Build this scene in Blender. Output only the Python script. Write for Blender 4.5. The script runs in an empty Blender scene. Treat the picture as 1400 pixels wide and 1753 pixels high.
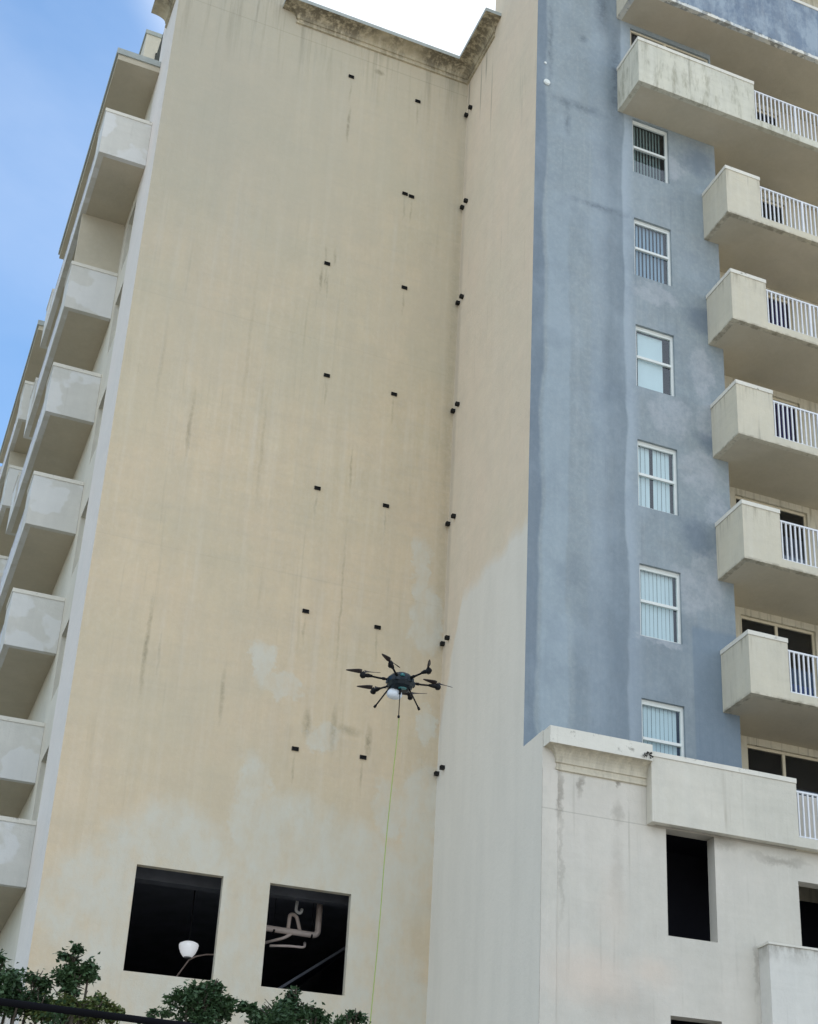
import bpy, math, random
from mathutils import Vector, Matrix
R = math.radians
sc = bpy.context.scene
col = sc.collection
rnd = random.Random(7)

# ------------------------------------------------------------------ camera
cd = bpy.data.cameras.new("camera"); cam = bpy.data.objects.new("camera", cd); col.objects.link(cam)
YAW, PITCH, ROLL = R(26.060), R(25.970), R(0.089)
fwd = Vector((math.sin(YAW)*math.cos(PITCH), math.cos(YAW)*math.cos(PITCH), math.sin(PITCH)))
rt = Vector((math.cos(YAW), -math.sin(YAW), 0)); up = rt.cross(fwd)
r2 = rt*math.cos(ROLL)+up*math.sin(ROLL); u2 = up*math.cos(ROLL)-rt*math.sin(ROLL)
m = Matrix((r2, u2, -fwd)).transposed().to_4x4(); m.translation = Vector((-10.226, -27.464, 1.6))
cam.matrix_world = m
cd.sensor_fit = 'VERTICAL'; cd.sensor_height = 24.0
cd.lens = 2734.29/1753*24.0
cd.shift_x = (700-1000.0)/1753; cd.shift_y = (1119.1-876.5)/1753
cd.clip_end = 3000; cd.clip_start = 0.1
sc.camera = cam

# ------------------------------------------------------------------ light
SUN_EL, SUN_AZ = R(52), R(42)          # behind the building
w = bpy.data.worlds.new("World"); sc.world = w; w.use_nodes = True
nt = w.node_tree; nt.nodes.clear()
N = nt.nodes.new; Lk = nt.links.new
out = N('ShaderNodeOutputWorld'); bg = N('ShaderNodeBackground'); bg.inputs['Strength'].default_value = 0.12
sky = N('ShaderNodeTexSky'); sky.sky_type = 'NISHITA'; sky.sun_disc = False
sky.sun_elevation = SUN_EL; sky.sun_rotation = SUN_AZ; sky.air_density = 1.0; sky.dust_density = .35; sky.ozone_density = 1.6
tc = N('ShaderNodeTexCoord')
nz = N('ShaderNodeTexNoise'); nz.inputs['Scale'].default_value = 2.6; nz.inputs['Detail'].default_value = 7; nz.inputs['Roughness'].default_value = .55
nz.inputs['Distortion'].default_value = .6
Lk(tc.outputs['Generated'], nz.inputs['Vector'])
cr = N('ShaderNodeMapRange'); cr.inputs['From Min'].default_value = .42; cr.inputs['From Max'].default_value = .80
Lk(nz.outputs['Fac'], cr.inputs['Value'])
SD = Vector((math.sin(SUN_AZ)*math.cos(SUN_EL), math.cos(SUN_AZ)*math.cos(SUN_EL), math.sin(SUN_EL)))
CLOUD = Vector((0.195, 0.605, 0.772)).normalized()      # a bright cloud above the roof
dt = N('ShaderNodeVectorMath'); dt.operation = 'DOT_PRODUCT'; dt.inputs[1].default_value = CLOUD
Lk(tc.outputs['Generated'], dt.inputs[0])
sm = N('ShaderNodeMapRange'); sm.inputs['From Min'].default_value = .984; sm.inputs['From Max'].default_value = .994
sm.interpolation_type = 'SMOOTHSTEP'
Lk(dt.outputs['Value'], sm.inputs['Value'])
mulc = N('ShaderNodeMath'); mulc.operation = 'MULTIPLY'; mulc.inputs[1].default_value = .30; Lk(cr.outputs[0], mulc.inputs[0])
addc = N('ShaderNodeMath'); addc.operation = 'ADD'; addc.use_clamp = True; Lk(mulc.outputs[0], addc.inputs[0]); Lk(sm.outputs[0], addc.inputs[1])
mx = N('ShaderNodeMix'); mx.data_type = 'RGBA'
Lk(addc.outputs[0], mx.inputs[0]); hs = N('ShaderNodeHueSaturation'); hs.inputs['Saturation'].default_value = 1.2; Lk(sky.outputs[0], hs.inputs['Color']); tn = N('ShaderNodeMix'); tn.data_type = 'RGBA'; tn.blend_type = 'MULTIPLY'; tn.inputs[0].default_value = 1; tn.inputs[7].default_value = (1.0, 1.1, 1.06, 1); Lk(hs.outputs[0], tn.inputs[6]); Lk(tn.outputs[2], mx.inputs[6]); mx.inputs[7].default_value = (7.5, 7.9, 8.6, 1)   # thin sunlit cloud
# unseen cloud bank behind the camera, added to brighten the shaded walls
bk = N('ShaderNodeVectorMath'); bk.operation = 'DOT_PRODUCT'; bk.inputs[1].default_value = Vector((-.35, -.9, .35)).normalized(); Lk(tc.outputs['Generated'], bk.inputs[0])
bm = N('ShaderNodeMapRange'); bm.interpolation_type = 'SMOOTHSTEP'; bm.inputs['From Min'].default_value = -.05; bm.inputs['From Max'].default_value = .4; Lk(bk.outputs['Value'], bm.inputs['Value'])
nb = N('ShaderNodeTexNoise'); nb.inputs['Scale'].default_value = 3.2; nb.inputs['Detail'].default_value = 8; Lk(tc.outputs['Generated'], nb.inputs['Vector'])
nr = N('ShaderNodeMapRange'); nr.inputs['From Min'].default_value = .36; nr.inputs['From Max'].default_value = .52; Lk(nb.outputs['Fac'], nr.inputs['Value'])
bb = N('ShaderNodeMath'); bb.operation = 'MULTIPLY'; Lk(bm.outputs[0], bb.inputs[0]); Lk(nr.outputs[0], bb.inputs[1])
mx2 = N('ShaderNodeMix'); mx2.data_type = 'RGBA'; Lk(bb.outputs[0], mx2.inputs[0]); Lk(mx.outputs[2], mx2.inputs[6]); mx2.inputs[7].default_value = (8.7, 9.7, 10.9, 1)
Lk(mx2.outputs[2], bg.inputs['Color']); Lk(bg.outputs[0], out.inputs['Surface'])
sl = bpy.data.lights.new("sun", 'SUN'); sl.energy = 4.5; sl.angle = R(.5); sl.color = (1, .95, .87)
so = bpy.data.objects.new("sun", sl); col.objects.link(so); so.rotation_euler = SD.to_track_quat('Z', 'Y').to_euler()
so.location = (0, 0, 60)
vs = sc.view_settings; vs.view_transform = 'Standard'; vs.look = 'None'; vs.gamma = 1; vs.exposure = 0.46

# ------------------------------------------------------------------ helpers
def srgb(r, g, b):
    f = lambda c: (c/255/12.92) if c/255 <= .04045 else ((c/255+.055)/1.055)**2.4
    return (f(r), f(g), f(b), 1)
class MB:
    def __init__(s): s.v = []; s.f = []; s.mi = []
    def quad(s, a, b, c, d, mi=0):
        n = len(s.v); s.v += [tuple(a), tuple(b), tuple(c), tuple(d)]; s.f.append((n, n+1, n+2, n+3)); s.mi.append(mi)
    def box(s, x0, y0, z0, x1, y1, z1, mi=0):
        if x0 > x1: x0, x1 = x1, x0
        if y0 > y1: y0, y1 = y1, y0
        if z0 > z1: z0, z1 = z1, z0
        n = len(s.v)
        s.v += [(x0,y0,z0),(x1,y0,z0),(x1,y1,z0),(x0,y1,z0),(x0,y0,z1),(x1,y0,z1),(x1,y1,z1),(x0,y1,z1)]
        for f in ((0,3,2,1),(4,5,6,7),(0,1,5,4),(1,2,6,5),(2,3,7,6),(3,0,4,7)):
            s.f.append(tuple(n+i for i in f)); s.mi.append(mi)
    def tube(s, pts, rad, seg=8, caps=True, mi=0):
        pts = [Vector(p) for p in pts]; rs = rad if isinstance(rad, (list, tuple)) else [rad]*len(pts)
        rings = []; prev = None
        for i, p in enumerate(pts):
            d = (pts[min(i+1, len(pts)-1)]-pts[max(i-1, 0)]).normalized()
            if prev is None:
                a = d.orthogonal().normalized()
            else:
                a = (prev-d*prev.dot(d))
                a = a.normalized() if a.length > 1e-6 else d.orthogonal().normalized()
            prev = a; b = d.cross(a); n = len(s.v)
            for k in range(seg):
                t = 2*math.pi*k/seg; s.v.append(tuple(p+(a*math.cos(t)+b*math.sin(t))*rs[i]))
            rings.append(n)
        for q, r_ in zip(rings, rings[1:]):
            for k in range(seg):
                k2 = (k+1) % seg; s.f.append((q+k, q+k2, r_+k2, r_+k)); s.mi.append(mi)
        if caps:
            s.f.append(tuple(rings[0]+k for k in reversed(range(seg)))); s.mi.append(mi)
            s.f.append(tuple(rings[-1]+k for k in range(seg))); s.mi.append(mi)
    def lathe(s, c, prof, seg=20, axis='z', mi=0, sx=1, sy=1):
        c = Vector(c); rings = []
        for r_, h in prof:
            n = len(s.v)
            for k in range(seg):
                t = 2*math.pi*k/seg
                s.v.append((c.x+r_*sx*math.cos(t), c.y+r_*sy*math.sin(t), c.z+h))
            rings.append(n)
        for a, b in zip(rings, rings[1:]):
            for k in range(seg):
                k2 = (k+1) % seg; s.f.append((a+k, a+k2, b+k2, b+k)); s.mi.append(mi)
        s.f.append(tuple(rings[0]+k for k in reversed(range(seg)))); s.mi.append(mi)
        s.f.append(tuple(rings[-1]+k for k in range(seg))); s.mi.append(mi)
    def build(s, name, mats, parent=None, smooth=False):
        me = bpy.data.meshes.new(name); me.from_pydata(s.v, [], s.f)
        if not isinstance(mats, (list, tuple)): mats = [mats]
        for mt in mats: me.materials.append(mt)
        for p, i in zip(me.polygons, s.mi): p.material_index = i; p.use_smooth = smooth
        me.update(); o = bpy.data.objects.new(name, me); col.objects.link(o)
        if parent: o.parent = parent
        return o
def empty(name, loc=(0, 0, 0)):
    o = bpy.data.objects.new(name, None); col.objects.link(o); o.location = loc; o.empty_display_size = .3; return o
def tag(o, label=None, cat=None, group=None, kind=None):
    for k, v in (('label', label), ('category', cat), ('group', group), ('kind', kind)):
        if v: o[k] = v
    return o
def copy_tree(o, parent=None):
    c = o.copy(); col.objects.link(c); c.parent = parent
    for ch in list(o.children): copy_tree(ch, c)
    return c

# ---- node helper
class NT:
    def __init__(s, name):
        s.m = bpy.data.materials.new(name); s.m.use_nodes = True; s.t = s.m.node_tree
        s.b = s.t.nodes['Principled BSDF']; s.out = s.t.nodes['Material Output']
        s.geo = s.t.nodes.new('ShaderNodeNewGeometry'); s.P = s.geo.outputs['Position']
    def n(s, k): return s.t.nodes.new(k)
    def l(s, a, b): s.t.links.new(a, b)
    def setin(s, i, v):
        if hasattr(v, 'links') or isinstance(v, bpy.types.NodeSocket): s.l(v, i)
        else: i.default_value = v
    def vec(s, op, a, b=None):
        n = s.n('ShaderNodeVectorMath'); n.operation = op; s.setin(n.inputs[0], a)
        if b is not None: s.setin(n.inputs[1], b)
        return n.outputs['Value'] if op in ('LENGTH', 'DOT_PRODUCT') else n.outputs[0]
    def math(s, op, a, b=None, clamp=False):
        n = s.n('ShaderNodeMath'); n.operation = op; n.use_clamp = clamp; s.setin(n.inputs[0], a)
        if b is not None: s.setin(n.inputs[1], b)
        return n.outputs[0]
    def noise(s, scale, detail=4, rough=.55, v=None, mul=None, off=0, color=False, dist=0):
        v = s.P if v is None else v
        if mul is not None: v = s.vec('MULTIPLY', v, mul)
        if off: v = s.vec('ADD', v, (off, off*1.7, off*.6))
        n = s.n('ShaderNodeTexNoise'); n.inputs['Scale'].default_value = scale; n.inputs['Detail'].default_value = detail
        n.inputs['Roughness'].default_value = rough; n.inputs['Distortion'].default_value = dist; s.l(v, n.inputs['Vector'])
        return n.outputs['Color'] if color else n.outputs['Fac']
    def rng(s, v, a, b, c=0., d=1.):
        n = s.n('ShaderNodeMapRange'); s.setin(n.inputs[0], v)
        for i, q in zip((1, 2, 3, 4), (a, b, c, d)): s.setin(n.inputs[i], q)
        return n.outputs[0]
    def mix(s, f, a, b, mode='MIX'):
        n = s.n('ShaderNodeMix'); n.data_type = 'RGBA'; n.blend_type = mode
        s.setin(n.inputs[0], f); s.setin(n.inputs[6], a); s.setin(n.inputs[7], b); return n.outputs[2]
    def blob(s, P, c, r, lo=1.0, hi=.6):      # elliptic patch in world space
        d = s.vec('LENGTH', s.vec('MULTIPLY', s.vec('SUBTRACT', P, c), tuple(1/q for q in r)))
        return s.rng(d, lo, hi, 0., 1.)
    def maxs(s, L):
        o = L[0]
        for q in L[1:]: o = s.math('MAXIMUM', o, q)
        return o
    def finish(s, colr, rough=.85, bump=None, bstr=.3, bdist=.02, bevel=0, spec=.3):
        s.setin(s.b.inputs['Base Color'], colr); s.setin(s.b.inputs['Roughness'], rough)
        s.b.inputs['Specular IOR Level'].default_value = spec
        nrm = None
        if bevel:
            bv = s.n('ShaderNodeBevel'); bv.samples = 3; bv.inputs['Radius'].default_value = bevel; nrm = bv.outputs[0]
        if bump is not None:
            bn = s.n('ShaderNodeBump'); bn.inputs['Strength'].default_value = bstr; bn.inputs['Distance'].default_value = bdist
            s.l(bump, bn.inputs['Height'])
            if nrm: s.l(nrm, bn.inputs['Normal'])
            nrm = bn.outputs[0]
        if nrm: s.l(nrm, s.b.inputs['Normal'])
        return s.m
def stucco(name, c1, c2, streak=.25, streak_col=(.22, .22, .18, 1), bevel=0, extra=None, horiz=True, var=1., smul=(4, 4, .3), grain=1., mott=.16, mott2=None):
    mott2 = mott*.8 if mott2 is None else mott2
    n = NT(name)
    big = n.noise(.45, 5, .6); c = n.mix(n.rng(big, .35, .65), c1, c2)
    vs_ = n.noise(1.0, 5, .6, mul=smul, off=3.1)                     # vertical wash marks
    c = n.mix(n.math('MULTIPLY', n.rng(vs_, .35, .7), .12*var), c, (.30, .31, .28, 1))
    vl = n.noise(1.0, 4, .6, mul=(smul[0]*1.7, smul[1]*1.7, smul[2]*.8), off=9.4)
    c = n.mix(n.math('MULTIPLY', n.rng(vl, .5, .72), .13*var), c, (.82, .80, .74, 1))
    mt = n.noise(2.0, 6, .7, off=17); c = n.mix(n.math('MULTIPLY', n.rng(mt, .3, .7), mott), c, n.mix(.55, c, (.12, .12, .12, 1)))
    mt2 = n.noise(11, 5, .75, off=23, mul=(1, 1, .8)); c = n.mix(n.math('MULTIPLY', n.rng(mt2, .45, .75), mott2), c, n.mix(.5, c, (.9, .9, .88, 1)))
    if horiz:
        hz = n.noise(1.0, 3, .6, mul=(.5, .5, 7), off=5.5)
        c = n.mix(n.math('MULTIPLY', n.rng(hz, .5, .75), .12*var), c, (.35, .33, .28, 1))
    md = n.noise(4.5, 6, .65, off=1.3)
    c = n.mix(n.math('MULTIPLY', n.rng(md, .35, .75), .2*var), c, n.mix(.5, c, (.3, .3, .27, 1)))
    if streak:
        st = n.noise(1.0, 3, .5, mul=(11, 11, .35), off=12.7); lo = n.noise(.7, 3, .5, off=21)
        f = n.math('MULTIPLY', n.rng(st, .6, .78), n.rng(lo, .45, .65))
        c = n.mix(n.math('MULTIPLY', f, streak), c, streak_col)
    if extra: c = extra(n, c)
    gr = n.noise(42, 4, .7); un = n.noise(1.6, 4, .5, off=7)
    rg = n.noise(9, 5, .7, off=33)
    h = n.math('ADD', n.math('ADD', n.math('MULTIPLY', gr, .25*grain), n.math('MULTIPLY', rg, .5*grain)), un)
    return n.finish(c, .88, h, .45, .03, bevel, .2)

WARM1, WARM2 = srgb(202, 188, 158), srgb(211, 192, 161)
WHITE_PATCH = srgb(203, 201, 189)
V_SINGLE = [(-2.93, 30.28), (-3.10, 24.66), (-2.89, 21.74), (-2.88, 18.94), (-2.90, 16.10), (-2.87, 13.18),
            (-1.26, 30.24), (-1.43, 27.31), (-1.27, 27.29), (-1.30, 24.64), (-1.38, 21.73), (-1.40, 18.92), (-1.41, 16.08), (-1.53, 13.25)]
def ex_main(n, c):
    # peach tone low, greener high and right
    z = n.vec('DOT_PRODUCT', n.P, (0, 0, 1)); x = n.vec('DOT_PRODUCT', n.P, (1, 0, 0))
    c = n.mix(n.math('MULTIPLY', n.rng(z, 22, 11), .28), c, srgb(220, 196, 166))
    c = n.mix(n.math('MULTIPLY', n.rng(n.noise(.3, 4, .6, off=31), .45, .62), .35), c, srgb(188, 180, 158))
    c = n.mix(n.math('MULTIPLY', n.rng(z, 22, 29), .45), c, srgb(184, 179, 162))
    c = n.mix(n.math('MULTIPLY', n.math('MULTIPLY', n.rng(z, 20, 27), n.rng(x, -2.2, -5.8)), .48), c, srgb(162, 160, 148))
    D = n.vec('ADD', n.P, n.vec('MULTIPLY', n.vec('SUBTRACT', n.noise(2.2, 7, .7, color=True, off=2), (.5, .5, .5)), (.9, 0, 1.0)))
    blobs = [((-3.65, 0, 14.75), (.25, 9, .5)), ((-3.2, 0, 14.4), (.38, 9, .24)), ((-.55, 0, 17.6), (.2, 9, .8)), ((-.38, 0, 16.5), (.32, 9, .75)),
             ((-2.35, 0, 13.45), (.34, 9, .32)), ((-.3, 0, 14.15), (.25, 9, .4)), ((-4.9, 0, 10.3), (1.35, 9, 1.45)),
             ((-5.6, 0, 9.6), (1.5, 9, 1.35)), ((-3.6, 0, 11.6), (.35, 9, 1.3)), ((-2.8, 0, 11.2), (1.1, 9, 1.15)), ((-1.9, 0, 10.6), (1.7, 9, 1.35)),
             ((-.2, 0, 12.4), (.5, 9, 1.0)), ((-.3, 0, 11.4), (.4, 9, .8)), ((-1.4, 0, 9.), (1.2, 9, 1.2)), ((-3.6, 0, 8.6), (3.0, 9, 1.9)),
             ((-5.0, 0, 7.6), (2.4, 9, 1.4)), ((-.3, 0, 8.3), (.5, 9, .9)), ((-.95, 0, 12.3), (.35, 9, .6))]
    mk = n.maxs([n.blob(D, a, b, 1.12, .82) for a, b in blobs])
    mk = n.math('MULTIPLY', mk, n.rng(n.noise(1, 6, .7, mul=(3, 1, 1.6), off=4), .3, .62, .15, .75))
    c = n.mix(mk, c, WHITE_PATCH)
    # dirty runs, and a tall darker strip along the inner corner
    D2 = n.vec('ADD', n.P, n.vec('MULTIPLY', n.vec('SUBTRACT', n.noise(3, 3, .6, color=True, off=6), (.5, .5, .5)), (.12, 0, .2)))
    runs = [((-5.58, 0, 19.7), (.05, 9, .9), .5), ((-5.85, 0, 14.7), (.05, 9, 1.1), .6), ((-5.60, 0, 14.6), (.03, 9, .5), .3), ((-4.34, 0, 14.0), (.05, 9, .65), .5), ((-2.9, 0, 28.8), (.04, 9, .55), .6),
            ((-2.69, 0, 13.75), (.10, 9, .32), .6), ((-2.15, 0, 13.75), (.07, 9, .55), .5), ((-1.44, 0, 13.6), (.08, 9, .35), .7), ((-1.85, 0, 13.75), (.28, 9, .12), .45),
            ((-2.2, 0, 16.5), (.03, 9, 1.9), .35), ((-2.2, 0, 19.6), (.03, 9, .6), .45), ((-3.2, 0, 24.2), (.04, 9, .4), .6), ((-3.05, 0, 24.1), (.03, 9, .35), .5), ((-2.95, 0, 24.9), (.04, 9, .25), .4), ((-3.15, 0, 24.95), (.03, 9, .25), .4),
            ((-6.3, 0, 21), (.05, 9, 1.4), .2), ((-4.6, 0, 22), (.05, 9, 2.2), .2), ((-4.1, 0, 19.6), (.04, 9, 1.4), .25), ((-2.25, 0, 30.72), (.13, 9, .09), .8), ((-.1, 0, 22), (.16, 9, 9), .25)]
    runs += [((a, 0, b-.42), (.03, 9, .36), .36) for a, b in V_SINGLE]
    f = n.maxs([n.math('MULTIPLY', n.blob(D2, a, b, 1.15, .3), k) for a, b, k in runs])
    f = n.math('MULTIPLY', f, n.rng(n.noise(9, 5, .75, off=8), .3, .6, .15, .8))
    c = n.mix(f, c, srgb(112, 106, 84))
    # stains washed down from the cornice
    top = n.math('MULTIPLY', n.rng(z, 29.3, 31.4), n.rng(n.noise(1, 4, .6, mul=(7, 7, .3), off=15), .5, .66))
    c = n.mix(n.math('MULTIPLY', top, .4), c, srgb(120, 116, 100))
    # faint pour joints
    for zz, kk in ((30.95, .2), (22.6, .06), (16.85, .06)):
        j = n.math('LESS_THAN', n.math('ABSOLUTE', n.math('SUBTRACT', z, zz)), .014)
        c = n.mix(n.math('MULTIPLY', j, kk), c, srgb(120, 115, 98))
    return c
def ex_return(n, c):
    y = n.vec('DOT_PRODUCT', n.P, (0, 1, 0)); z = n.vec('DOT_PRODUCT', n.P, (0, 0, 1))
    wob = n.math('MULTIPLY', n.math('SUBTRACT', n.noise(1.1, 5, .6, off=4), .5), .9)
    # new paint below a ragged line that drops away towards the inner corner
    line = n.math('ADD', n.rng(y, -1.0, -.02, 16.75, 14.2), wob)
    f = n.rng(n.math('SUBTRACT', line, z), -.08, .22)
    c = n.mix(f, c, srgb(216, 212, 202))
    c = n.mix(n.math('MULTIPLY', f, n.math('MULTIPLY', n.rng(n.noise(1, 5, .6, mul=(2.5, 2.5, .35), off=2), .42, .75), .12)), c, srgb(150, 152, 146))
    c = n.mix(n.math('MULTIPLY', n.math('SUBTRACT', 1, f), n.math('MULTIPLY', n.rng(n.noise(1, 4, .6, mul=(4, 4, .8), off=6), .5, .7), .2)), c, srgb(214, 200, 180))
    run = n.maxs([n.math('MULTIPLY', n.blob(n.P, a, b, 1.1, .4), k) for a, b, k in
        [((0, -.12, 30.9), (9, .05, .8), .6), ((0, -.9, 30.4), (9, .04, 1.0), .5), ((0, -1.2, 30.9), (9, .05, .6), .5), ((0, -.1, 22), (9, .14, 9), .22), ((0, -1.6, 29.5), (9, .04, 1.4), .35)]])  # dark streaks, and one tall darker strip along the inner corner
    return n.mix(run, c, srgb(110, 106, 90))
def ex_blue(n, c):
    x = n.vec('DOT_PRODUCT', n.P, (1, 0, 0)); z = n.vec('DOT_PRODUCT', n.P, (0, 0, 1))
    wx = n.math('ADD', x, n.math('MULTIPLY', n.math('SUBTRACT', n.noise(1, 4, .5, mul=(1, 1, .5), off=3), .5), .35))
    c = n.mix(n.math('MULTIPLY', n.rng(wx, .26, .2), .55), c, srgb(96, 110, 126))                 # darker cut-in strip
    band = n.math('MULTIPLY', n.rng(wx, .28, .34), n.rng(wx, .86, .8))
    c = n.mix(n.math('MULTIPLY', band, n.rng(z, 26, 23, 0, .42)), c, srgb(158, 172, 182))         # pale roller band
    b2 = n.math('MULTIPLY', n.rng(wx, 1.25, 1.35), n.rng(wx, 1.7, 1.6))
    c = n.mix(n.math('MULTIPLY', b2, .2), c, srgb(150, 164, 180))
    dk = n.math('MULTIPLY', n.rng(wx, 1.5, 1.75), n.rng(wx, 2.08, 2.04))
    c = n.mix(n.math('MULTIPLY', dk, .4), c, srgb(104, 118, 132))
    lw = n.math('MULTIPLY', n.rng(wx, 2.04, 2.09), n.rng(wx, 2.4, 2.15))
    c = n.mix(n.math('MULTIPLY', lw, .5), c, srgb(168, 180, 192))                                 # pale edge of the repaint
    c = n.mix(n.math('MULTIPLY', n.rng(z, 16.5, 14.5), n.math('MULTIPLY', n.rng(wx, .9, 1.0), .3)), c, srgb(102, 116, 130))
    q1 = n.noise(1.0, 7, .62, off=41, mul=(1.3, 1, .8)); c = n.mix(n.math('MULTIPLY', n.rng(q1, .48, .68), .30), c, srgb(160, 172, 182))
    q2 = n.noise(1.2, 6, .62, off=53); c = n.mix(n.math('MULTIPLY', n.rng(q2, .52, .70), .26), c, srgb(108, 120, 132))
    W_ = n.vec('ADD', n.P, n.vec('MULTIPLY', n.vec('SUBTRACT', n.noise(2.4, 7, .7, color=True, off=2), (.5, .5, .5)), (.9, 0, .9)))
    pale = [((3.1, -4.17, 20.0), (.55, 9, .5)), ((3.85, -4.17, 21.2), (.3, 9, .75)), ((3.9, -4.17, 20.1), (.25, 9, .5)), ((3.75, -4.17, 18.8), (.5, 9, .5)), ((4.1, -4.17, 18.0), (.3, 9, .4)), ((3.3, -4.17, 16.0), (.6, 9, .5)),
            ((3.9, -4.17, 16.4), (.4, 9, .7)), ((2.75, -4.17, 14.9), (.5, 9, .18)), ((3.0, -4.17, 26.6), (.7, 9, .35)), ((2.8, -4.17, 22.9), (.6, 9, .3))]
    c = n.mix(n.math('MULTIPLY', n.maxs([n.blob(W_, a, b, 1.08, .75) for a, b in pale]), n.rng(n.noise(4, 6, .75, off=61), .35, .62, .1, .6)), c, srgb(176, 180, 186))
    dark = [((4.0, -4.17, 27.0), (.5, 9, .5)), ((3.9, -4.17, 22.6), (.5, 9, .4)), ((4.0, -4.17, 19.6), (.4, 9, .35)), ((3.6, -4.17, 17.3), (.5, 9, .5))]
    c = n.mix(n.math('MULTIPLY', n.maxs([n.blob(W_, a, b, 1.1, .4) for a, b in dark]), .5), c, srgb(92, 106, 124))
    W2_ = n.vec('ADD', n.P, n.vec('MULTIPLY', n.vec('SUBTRACT', n.noise(3.5, 6, .7, color=True, off=2), (.5, .5, .5)), (.18, 0, .18)))
    ln = [((1.0, -4.17, 27.35), (.9, 9, .14)), ((.75, -4.17, 26.9), (.09, 9, .6)), ((.32, -4.17, 28.8), (.07, 9, 1.4)), ((1.5, -4.17, 24.75), (.8, 9, .1)), ((1.1, -4.17, 29.4), (.16, 9, .15)), ((1.6, -4.17, 30.6), (.2, 9, .9)), ((1.9, -4.17, 28.6), (.16, 9, 1.6))]
    lf = n.math('MULTIPLY', n.maxs([n.blob(W2_, a, b, 1.2, .1) for a, b in ln]), n.rng(n.noise(8, 5, .7, off=5), .35, .65, .1, .6))
    c = n.mix(lf, c, srgb(74, 84, 96))
    sq = n.math('MULTIPLY', n.rng(n.math('SUBTRACT', x, 3.42), 0, .03), n.rng(z, 15.35, 15.25))  # squared-off repaint
    c = n.mix(n.math('MULTIPLY', sq, .45), c, srgb(108, 126, 144))
    return c
def ex_mould(zc, zspan, amt=1.):
    def f(n, c):
        z = n.vec('DOT_PRODUCT', n.P, (0, 0, 1))
        g = n.noise(1, 5, .65, mul=(9, 9, .7), off=4); big = n.noise(.9, 3, .5, off=11)
        k = n.math('MULTIPLY', n.rng(g, .36, .56), n.rng(big, .32, .5))
        k = n.math('MULTIPLY', k, n.rng(z, zc-zspan, zc, .35, 1))
        return n.mix(n.math('MULTIPLY', k, .85*amt), c, srgb(66, 60, 50))
    return f
def ex_podium(n, c):
    z = n.vec('DOT_PRODUCT', n.P, (0, 0, 1))
    W_ = n.vec('ADD', n.P, n.vec('MULTIPLY', n.vec('SUBTRACT', n.noise(3, 6, .7, color=True, off=2), (.5, .5, .5)), (.4, 0, .5)))
    dk = [((.34, -4.97, 11.1), (.07, 9, .55), .5), ((.36, -4.97, 10.0), (.05, 9, 1.3), .25), ((.7, -4.97, 11.35), (.06, 9, .25), .5), ((1.4, -4.97, 10.95), (.10, 9, .28), .3), ((1.4, -4.97, 11.5), (.06, 9, .12), .7),
          ((1.4, -4.97, 9.9), (.15, 9, .9), .15), ((3.4, -4.97, 10.75), (.5, 9, .15), .4), ((4.6, -4.97, 10.6), (.7, 9, .1), .4), ((4.0, -4.97, 8.6), (.06, 9, .6), .3), ((1.5, -4.97, 7.7), (.8, 9, .4), .18)]
    f = n.maxs([n.math('MULTIPLY', n.blob(W_, a, b, 1.1, .3), k) for a, b, k in dk])
    c = n.mix(f, c, srgb(116, 108, 96))
    w_ = [((.9, -4.97, 8.1), (.9, 9, .5), .5), ((2.0, -4.97, 8.3), (.5, 9, .3), .4), ((1.3, -4.97, 9.3), (.3, 9, .8), .2)]
    c = n.mix(n.maxs([n.math('MULTIPLY', n.blob(W_, a, b, 1.2, .2), k) for a, b, k in w_]), c, srgb(216, 196, 178))
    x = n.vec('DOT_PRODUCT', n.P, (1, 0, 0))
    j = n.math('LESS_THAN', n.math('ABSOLUTE', n.math('SUBTRACT', z, 10.82)), .01)
    return n.mix(n.math('MULTIPLY', j, .3), c, srgb(130, 125, 112))

M = {}
M['main'] = stucco('cream_stucco', WARM1, WARM2, .3, srgb(110, 108, 88), extra=ex_main, mott=.22, mott2=.2, var=1.15)
M['return'] = stucco('cream_return_stucco', srgb(220, 204, 182), srgb(214, 202, 180), .3, srgb(120, 116, 96), extra=ex_return, var=.45, smul=(1.6, 1.6, .3), mott=.2)
M['blue'] = stucco('blue_stucco', srgb(140, 152, 159), srgb(149, 160, 165), .35, srgb(84, 94, 104), extra=ex_blue, var=.5, mott=.36, mott2=.2)
M['podium'] = stucco('white_podium_stucco', srgb(212, 205, 193), srgb(203, 198, 186), .3, srgb(120, 115, 100), extra=ex_podium, var=.7, bevel=.012)
M['side'] = stucco('pale_side_stucco', srgb(228, 220, 212), srgb(222, 216, 208), .12, var=.4, mott=.06)
M['cream_side'] = stucco('cream_side_stucco', srgb(214, 208, 192), srgb(206, 200, 184), .15, var=.5)
M['trim'] = stucco('balcony_stucco', srgb(210, 202, 180), srgb(202, 196, 178), .55, srgb(110, 104, 88), bevel=.012, var=.8)
M['trim_dirty'] = stucco('stained_balcony_stucco', srgb(218, 214, 196), srgb(202, 200, 184), .6, srgb(96, 92, 76), bevel=.012, var=1.3,
    extra=lambda n, c: n.mix(n.math('MULTIPLY', n.rng(n.noise(1, 4, .65, mul=(7, 7, 1.8), off=5), .5, .68), .55), c, srgb(132, 128, 106)))
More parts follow.
